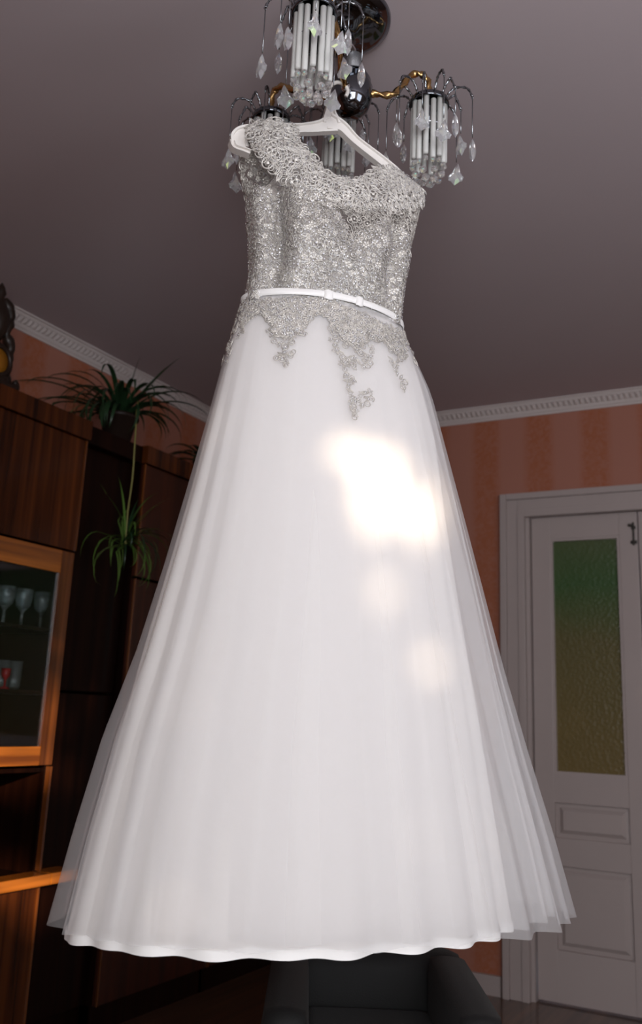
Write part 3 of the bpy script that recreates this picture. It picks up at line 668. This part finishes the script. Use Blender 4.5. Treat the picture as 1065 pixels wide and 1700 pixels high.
M_shell = mat('silver_grey_satin_base', (.34, .31, .29), .48, var=.2, scale=30, bump=.8, bscale=260)
M_shell.node_tree.nodes['Principled BSDF'].inputs['Sheen Weight'].default_value = .2
P = []
for i in range(25):
    row = []
    for j in range(181):
        deg = j*2; z = 1.930 + (bod_top(deg)-1.930)*i/24; row.append(bod(deg, z))
    P.append(row)
shell = MB().grid(P).build('bodice', M_shell, gown, True); shell['label'] = 'fitted bodice shell in pale silvery satin'
# collar band stations (inner edge, outer edge, distance) from left shoulder to right shoulder
ST = [((486, 208), (411, 207), 1.684, 1.684), ((489, 220), (416, 228), 1.672, 1.664), ((494, 233), (426, 252), 1.668, 1.652), ((505, 247), (442, 272), 1.664, 1.650), ((521, 262), (460, 290), 1.662, 1.650),
      ((534, 281), (487, 314), 1.662, 1.650), ((555, 293), (518, 326), 1.668, 1.652), ((579, 298), (552, 342), 1.676, 1.655), ((602, 293), (588, 349), 1.690, 1.665), ((628, 280), (624, 352), 1.710, 1.685),
      ((646, 278), (655, 351), 1.735, 1.712), ((662, 286), (684, 346), 1.765, 1.750), ((682, 300), (697, 340), 1.795, 1.785), ((699, 319), (702, 333), 1.81, 1.81)]
def station(s, v):
    s = max(0, min(1, s))*(len(ST)-1); i = min(int(s), len(ST)-2); t = s-i
    def g(k):
        (x0, y0), (x1, y1), d0, d1 = ST[k]; a, b2 = at(x0, y0, d0), at(x1, y1, d1); return a*(1-v)+b2*v
    a = g(max(i-1, 0)); b2 = g(i); c = g(i+1); d = g(min(i+2, len(ST)-1))
    p = 0.5*((2*b2)+(c-a)*t+(2*a-5*b2+4*c-d)*t*t+(3*b2-a-3*c+d)*t**3)
    return p + (-EF*.010 + Vector((0, 0, .003)))*math.sin(PI*v) - ORG
M_net = fabric('ivory_net', (.50, .46, .43), .55, .35)
M_netS = fabric('sheer_net', (.50, .45, .42), .28, .35)
P = [[station(j/60, v/8) for j in range(61)] for v in range(9)]
collar = MB().grid(P).build('collar', M_net, gown, True); collar['label'] = 'boat-neck lace collar band with scalloped edge'
# yoke between collar and bodice, front
Y = []
degs = np.linspace(222, 352, 61)
for k in range(9):
    v = k/8; row = []
    for j, dg in enumerate(degs):
        s = .40 + (.965-.40)*(j/60); lo = bod(dg, bod_top(dg)-.012, -.001); hi = station(s, .9)
        row.append(lo*(1-v)+hi*v)
    Y.append(row)
yoke = MB().grid(Y).build('sheer_yoke', M_netS, gown, True); yoke['label'] = 'sheer net yoke under the collar'
# left front of the armhole
A = []
for k in range(9):
    v = k/8; row = []
    for j in range(13):
        s = .30+.12*j/12; dg = 208+14*j/12; lo = bod(dg, bod_top(dg)-.006, -.001); hi = station(s, .95); row.append(lo*(1-v)+hi*v)
    A.append(row)
MB().grid(A).build('armhole_gusset', M_netS, gown, True)
# back panel from the shoulders down to the back of the bodice
def backp(s, v):
    dg = 186 - s*172                                       # left side round the back to the right side
    lo = bod(dg, bod_top(dg)-.006, -.001)
    L0 = at(404, 214, 1.70)-ORG; L1 = at(484, 208, 1.715)-ORG; R0 = at(662, 290, 1.80)-ORG; R1 = at(698, 328, 1.815)-ORG
    if s < .25: hi = L0.lerp(L1, s/.25)
    elif s > .75: hi = R0.lerp(R1, (s-.75)/.25)
    else:
        t = (s-.25)/.5; hi = L1.lerp(R0, t) + Vector((0, 0, -.085*math.sin(PI*t))) + EF*(.05*math.sin(PI*t))
    p = lo.lerp(hi, v); return p + DV*(.02*math.sin(PI*v)) - DU*(.012*math.sin(PI*v)*(1 if s < .2 else 0))
bp_ = MB().grid([[backp(j/50, v/12) for j in range(51)] for v in range(13)]).build('back_yoke', M_netS, gown, True)

# lace ---------------------------------------------------------------
def tube2d(pts, r, seg=4, closed=False):
    """flat curve to a thin cord, returned as verts, quads"""
    pts = np.array(pts, float); n = len(pts); d = np.gradient(pts, axis=0) if not closed else np.roll(pts, -1, 0)-np.roll(pts, 1, 0)
    d /= np.linalg.norm(d, axis=1)[:, None]+1e-9; nr = np.stack([-d[:, 1], d[:, 0]], 1); V = []
    for k in range(seg):
        a = 2*PI*k/seg; V.append(np.column_stack([pts + nr*r*math.cos(a), np.full(n, r*.8+r*math.sin(a))]))
    V = np.stack(V, 1).reshape(-1, 3); Q = []
    for i in range(n if closed else n-1):
        j = (i+1) % n
        for k in range(seg): l = (k+1) % seg; Q.append((i*seg+k, i*seg+l, j*seg+l, j*seg+k))
    return V, np.array(Q)
def join(parts):
    V = []; Q = []; n = 0
    for v, q in parts: V.append(v); Q.append(q+n); n += len(v)
    return np.concatenate(V), np.concatenate(Q)
def xf2(p, ang=0, s=1, dx=0, dy=0):
    v, q = p; c, s_ = math.cos(ang)*s, math.sin(ang)*s; w = v.copy()
    w[:, 0] = v[:, 0]*c - v[:, 1]*s_ + dx; w[:, 1] = v[:, 0]*s_ + v[:, 1]*c + dy; w[:, 2] = v[:, 2]*s; return w, q
def oct_bead(r, x=0, y=0, z=0):
    v = np.array([(1, 0, 0), (0, 1, 0), (-1, 0, 0), (0, -1, 0), (.0, .0, 1), (0, 0, -.6)])*r + np.array([x, y, z+r*.6])
    return v, np.array([(0, 1, 4, 4), (1, 2, 4, 4), (2, 3, 4, 4), (3, 0, 4, 4)])
t = np.linspace(0, 1, 15)
curl = tube2d([(.95*(1-.75*a)*math.cos(4.4*PI*.62*a+.3), .95*(1-.75*a)*math.sin(4.4*PI*.62*a+.3)) for a in t], .115)
leafl = [(math.sin(PI*a)*.34, -1+2*a) for a in np.linspace(0, 1, 8)] + [(-math.sin(PI*a)*.34, 1-2*a) for a in np.linspace(0, 1, 8)[1:-1]]
leaf = join([tube2d(leafl, .10, closed=True), tube2d([(0, -.9), (.04, -.2), (0, .7)], .09)])
def petal(L=.62, w=.30):
    V = []; Q = []
    for i, a in enumerate(np.linspace(0, 1, 5)):
        ww = w*math.sin(PI*(.12+.83*a)); V += [(-ww, .12+L*a, .04), (0, .12+L*a, .20*math.sin(PI*a)+.05), (ww, .12+L*a, .04)]
    for i in range(4):
        for k in range(2): Q.append((i*3+k, i*3+k+1, i*3+k+4, i*3+k+3))
    return np.array(V), np.array(Q)
pet = petal(); flower = join([xf2(pet, 2*PI*k/5) for k in range(5)] + [oct_bead(.2)])
ring_ = join([tube2d([(.8*math.cos(a), .8*math.sin(a)) for a in np.linspace(0, 2*PI, 12, False)], .13, closed=True), oct_bead(.32)])
scroll = join([xf2(curl, 0, .62, .35, .35), xf2((curl[0]*np.array([-1, 1, 1]), curl[1]), .6, .55, -.45, -.30), xf2(leaf, .8, .45, -.35, .5), xf2(leaf, 2.4, .42, .5, -.45)])
MOT = [curl, leaf, flower, ring_, scroll]
def place(name, frames, kinds, size, mat_, parent, lift=.0005, label=None):
    """frames: list of (P, N); stamps one motif at each, random turn"""
    by = {}
    VV = []; QQ = []; n = 0
    for P_, N_ in frames:
        v, q = MOT[random.choice(kinds)]; s = size*random.uniform(.75, 1.25); a = random.uniform(0, 2*PI)
        N_ = np.array(N_); P_ = np.array(P_); r = np.array((0, 0, 1.0)); T1 = np.cross(r, N_); T1 /= np.linalg.norm(T1)+1e-9; T2 = np.cross(N_, T1)
        e1 = T1*math.cos(a)+T2*math.sin(a); e2 = -T1*math.sin(a)+T2*math.cos(a)
        VV.append(P_ + N_*lift + s*(v[:, :1]*e1 + v[:, 1:2]*e2 + v[:, 2:]*N_)); QQ.append(q+n); n += len(v)
    if not VV: return None
    V = np.concatenate(VV); Q = np.concatenate(QQ)
    me = bpy.data.meshes.new(name); nv, nq = len(V), len(Q)
    tri = Q[:, 2] == Q[:, 3]; cnt = np.where(tri, 3, 4); mask = np.ones((nq, 4), bool); mask[tri, 3] = False
    idx = Q[mask]; st = np.concatenate([[0], np.cumsum(cnt)[:-1]])
    me.vertices.add(nv); me.vertices.foreach_set('co', V.ravel()); me.loops.add(len(idx)); me.loops.foreach_set('vertex_index', idx.astype(np.int32))
    me.polygons.add(nq); me.polygons.foreach_set('loop_start', st.astype(np.int32)); me.update(calc_edges=True); me.validate()
    me.materials.append(mat_); o = bpy.data.objects.new(name, me); COL.objects.link(o); o.parent = parent; o['kind'] = 'stuff'
    if label: o['label'] = label
    return o
def nrm(fn, u, v, e=1e-3, ref=None):
    p = fn(u, v); a = fn(u+e, v)-p; b2 = fn(u, v+e)-p; n_ = a.cross(b2)
    if n_.length < 1e-12: n_ = Vector((0, -1, 0))
    n_.normalize()
    return p, n_
def sample(fn, n, mind, outward, tries=6):
    """points spread over the unit square of a surface, at least mind apart"""
    got = []; cell = {}
    for _ in range(n*tries):
        u, v = random.random(), random.random(); p = fn(u, v); k = (int(p.x//mind), int(p.y//mind), int(p.z//mind)); ok = True
        for dx in (-1, 0, 1):
            for dy in (-1, 0, 1):
                for dz in (-1, 0, 1):
                    for q in cell.get((k[0]+dx, k[1]+dy, k[2]+dz), ()):
                        if (q-p).length < mind: ok = False; break
        if not ok: continue
        cell.setdefault(k, []).append(p); p, n_ = nrm(fn, min(u, .998), min(v, .998)); o_ = outward(p)
        if n_.dot(o_) < 0: n_ = -n_
        got.append((p, n_))
        if len(got) >= n: break
    return got
M_lace = mat('silver_white_lace_cord', (.60, .565, .52), .32, .35, var=.2, scale=60)
M_laceB = mat('bright_lace_cord', (.68, .645, .60), .32, .25, var=.15, scale=60)
M_spark = mat('glass_seed_bead', (.80, .80, .82), .10, .85)
outw = lambda p: Vector((p.x, p.y, 0)).normalized() if (p.x or p.y) else -EF
fb = lambda u, v: bod(u*360, 1.932 + (bod_top(u*360)-1.932)*v)
place('lace_applique', sample(fb, 3600, .0078, outw), [0, 1, 2, 4, 4, 4], .0095, M_lace, shell, label='dense silver lace scrolls')
place('seed_beads', sample(fb, 2600, .0062, outw), [3, 3, 2], .0026, M_spark, shell, .003)
fc = lambda u, v: station(u, v); oc = lambda p: (-EF + ER*.2 + Vector((0, 0, .2))).normalized()
place('guipure_scrolls', sample(fc, 700, .0088, oc), [0, 1, 3, 4, 1], .0125, M_laceB, collar, .001, label='thick corded open lace')
place('edge_petals', [nrm(fc, u, v) for v in (.03, .97) for u in np.linspace(.008, .992, 46)], [1, 3, 2], .0115, M_laceB, collar, .001)
place('seed_beads', sample(fc, 420, .008, oc), [3], .0026, M_spark, collar, .006)
fy = lambda u, v: (lambda dg, s: (bod(dg, bod_top(dg)-.012, 0)*(1-v) + station(s, .9)*v))(222+130*u, .40+.565*u)
place('lace_applique', [f for f in sample(fy, 620, .0095, oc) if not (f[0]-(at(558, 362, 1.65)-ORG)).length < .022], [0, 1, 3, 4], .0090, M_lace, yoke, .001)
bl = sample(backp, 700, .0115, lambda p: outw(p))
place('lace_applique', bl, [0, 1, 2, 4], .0105, M_lace, bp_, .001)
place('lace_applique', [(p, -n_) for p, n_ in bl], [0, 1, 2, 4], .0105, M_lace, bp_, .001)

# ribbon belt
B = []
for i in range(241):
    dg = i*1.5; z = 1.944 + .0018*math.sin(math.radians(dg)*3) ; tw = .0016*math.sin(math.radians(dg)*7)
    T = f_bod(1.944); T = [T[0], T[1]+.004, T[2]+.004]
    B.append([ell(z+dz, T[0], T[1], T[2], 0, math.radians(dg), add=.0015+bl+tw*dz*60) for dz, bl in ((-.0068, 0), (-.005, .0016), (0, .0022), (.005, .0016), (.0068, 0))])
belt = MB().grid(B).build('ribbon_belt', M_satin, gown, True); belt['label'] = 'narrow white satin ribbon at the waist'
def knot(dg, wdt):
    P = []
    for i in range(9):
        s = -1+2*i/8; row = []
        for j in range(9):
            q = -1+2*j/8; T = f_bod(1.944)
            row.append(ell(1.944+q*.0105*(1-.15*abs(s)), T[0], T[1]+.004, T[2]+.004, 0, math.radians(dg)+s*wdt, add=.003+.0045*math.sqrt(max(0, 1-s*s))*math.sqrt(max(0, 1-q*q*.8))+.001*math.sin(j*3+i)))
        P.append(row)
    MB().grid(P).build('bow_knot', M_satin, belt, True)
knot(262, .055); knot(284, .05)

# appliques trailing from the belt over the skirt: follow measured paths on the front, loose sprays round the back
bv = BVHTree.FromPolygons([p + ORG for r in PT1 for p in r], [(i*421+j, i*421+j+1, (i+1)*421+j+1, (i+1)*421+j) for i in range(44) for j in range(420)])
def hit(x, y):
    d = pray(x, y).normalized(); loc, nn, idx, dist = bv.ray_cast(EYE, d)
    if loc is None: return None
    if nn.dot(d) > 0: nn = -nn
    return (loc-ORG, nn)
def spray(path, w0, w1, step=4.2, dens=1.0):
    out = []; P = [np.array(p, float) for p in path]
    for a, b2 in zip(P[:-1], P[1:]):
        L_ = np.linalg.norm(b2-a); n_ = max(1, int(L_/step))
        for i in range(n_):
            f_ = (i+random.random())/n_; out.append(a+(b2-a)*f_)
    fr_ = []; N_ = len(out)
    for i, c in enumerate(out):
        w_ = w0+(w1-w0)*i/max(1, N_-1)
        for k in range(max(1, int(w_/4.5*dens))):
            h_ = hit(c[0]+random.uniform(-w_, w_), c[1]+random.uniform(-3, 3))
            if h_: fr_.append(h_)
    return fr_
fr_ = []
# top band under the belt
for x in np.arange(402, 672, 3.2):
    yb = np.interp(x, [402, 540, 668], [503, 498, 553]); dep = np.interp(x, [402, 415, 430, 447, 455, 470, 490, 508, 522, 536, 552, 565, 575, 600, 612, 640, 655, 668], [48, 26, 16, 30, 50, 60, 55, 38, 22, 24, 34, 50, 62, 50, 34, 26, 36, 40])
    for y in np.arange(yb-1, yb+dep, 4.4):
        h_ = hit(x+random.uniform(-2, 2), y+random.uniform(-2, 2))
        if h_: fr_.append(h_)
for path, w0, w1 in (([(398, 530), (390, 552), (382, 580), (374, 604)], 9, 3), ([(452, 545), (456, 566)], 8, 4), ([(474, 540), (474, 575), (470, 612)], 14, 4), ([(492, 545), (500, 552), (508, 558)], 8, 3), ([(476, 578), (488, 590)], 5, 3), ([(466, 590), (458, 596)], 4, 3),
                     ([(546, 540), (560, 580), (574, 620), (582, 660), (586, 692)], 3.5, 2.5), ([(590, 550), (600, 572), (590, 596), (606, 606), (612, 590), (612, 575)], 8, 4), ([(578, 590), (586, 608), (600, 612)], 6, 5),
                     ([(580, 622), (584, 636), (590, 634)], 6, 3), ([(585, 655), (594, 672), (606, 672), (614, 660), (608, 650), (600, 654)], 5, 2.5), ([(588, 676), (590, 692)], 4, 2),
                     ([(646, 562), (654, 590), (660, 612), (666, 632), (670, 650)], 9, 2.5), ([(660, 580), (668, 600)], 5, 3), ([(672, 556), (680, 574), (688, 594), (694, 606)], 5, 3), ([(620, 560), (628, 552), (640, 558)], 4, 4)):
    fr_ += spray(path, w0*1.1+1, w1*1.1+1)
place('lace_applique', fr_, [0, 1, 3, 4, 1], .0072, M_lace, t1, .0008, label='silver lace sprays trailing from the belt')
place('seed_beads', [f for f in fr_ if random.random() < .5], [3], .0024, M_spark, t1, .003)
rb = []
for k in range(9):                                         # the same trimming on the back
    dg = 10+k*20; ln = random.uniform(.05, .14)
    for i in range(46):
        z = 1.93-ln*random.random()**1.3; T = f_tul(z); dd = dg+random.uniform(-9, 9)*(1-(1.93-z)/ln)
        p = ell(z, *T, 0, math.radians(dd), add=.001); rb.append((p, outw(p)))
place('lace_applique', rb, [0, 1, 2], .0066, M_lace, t1, .0008)
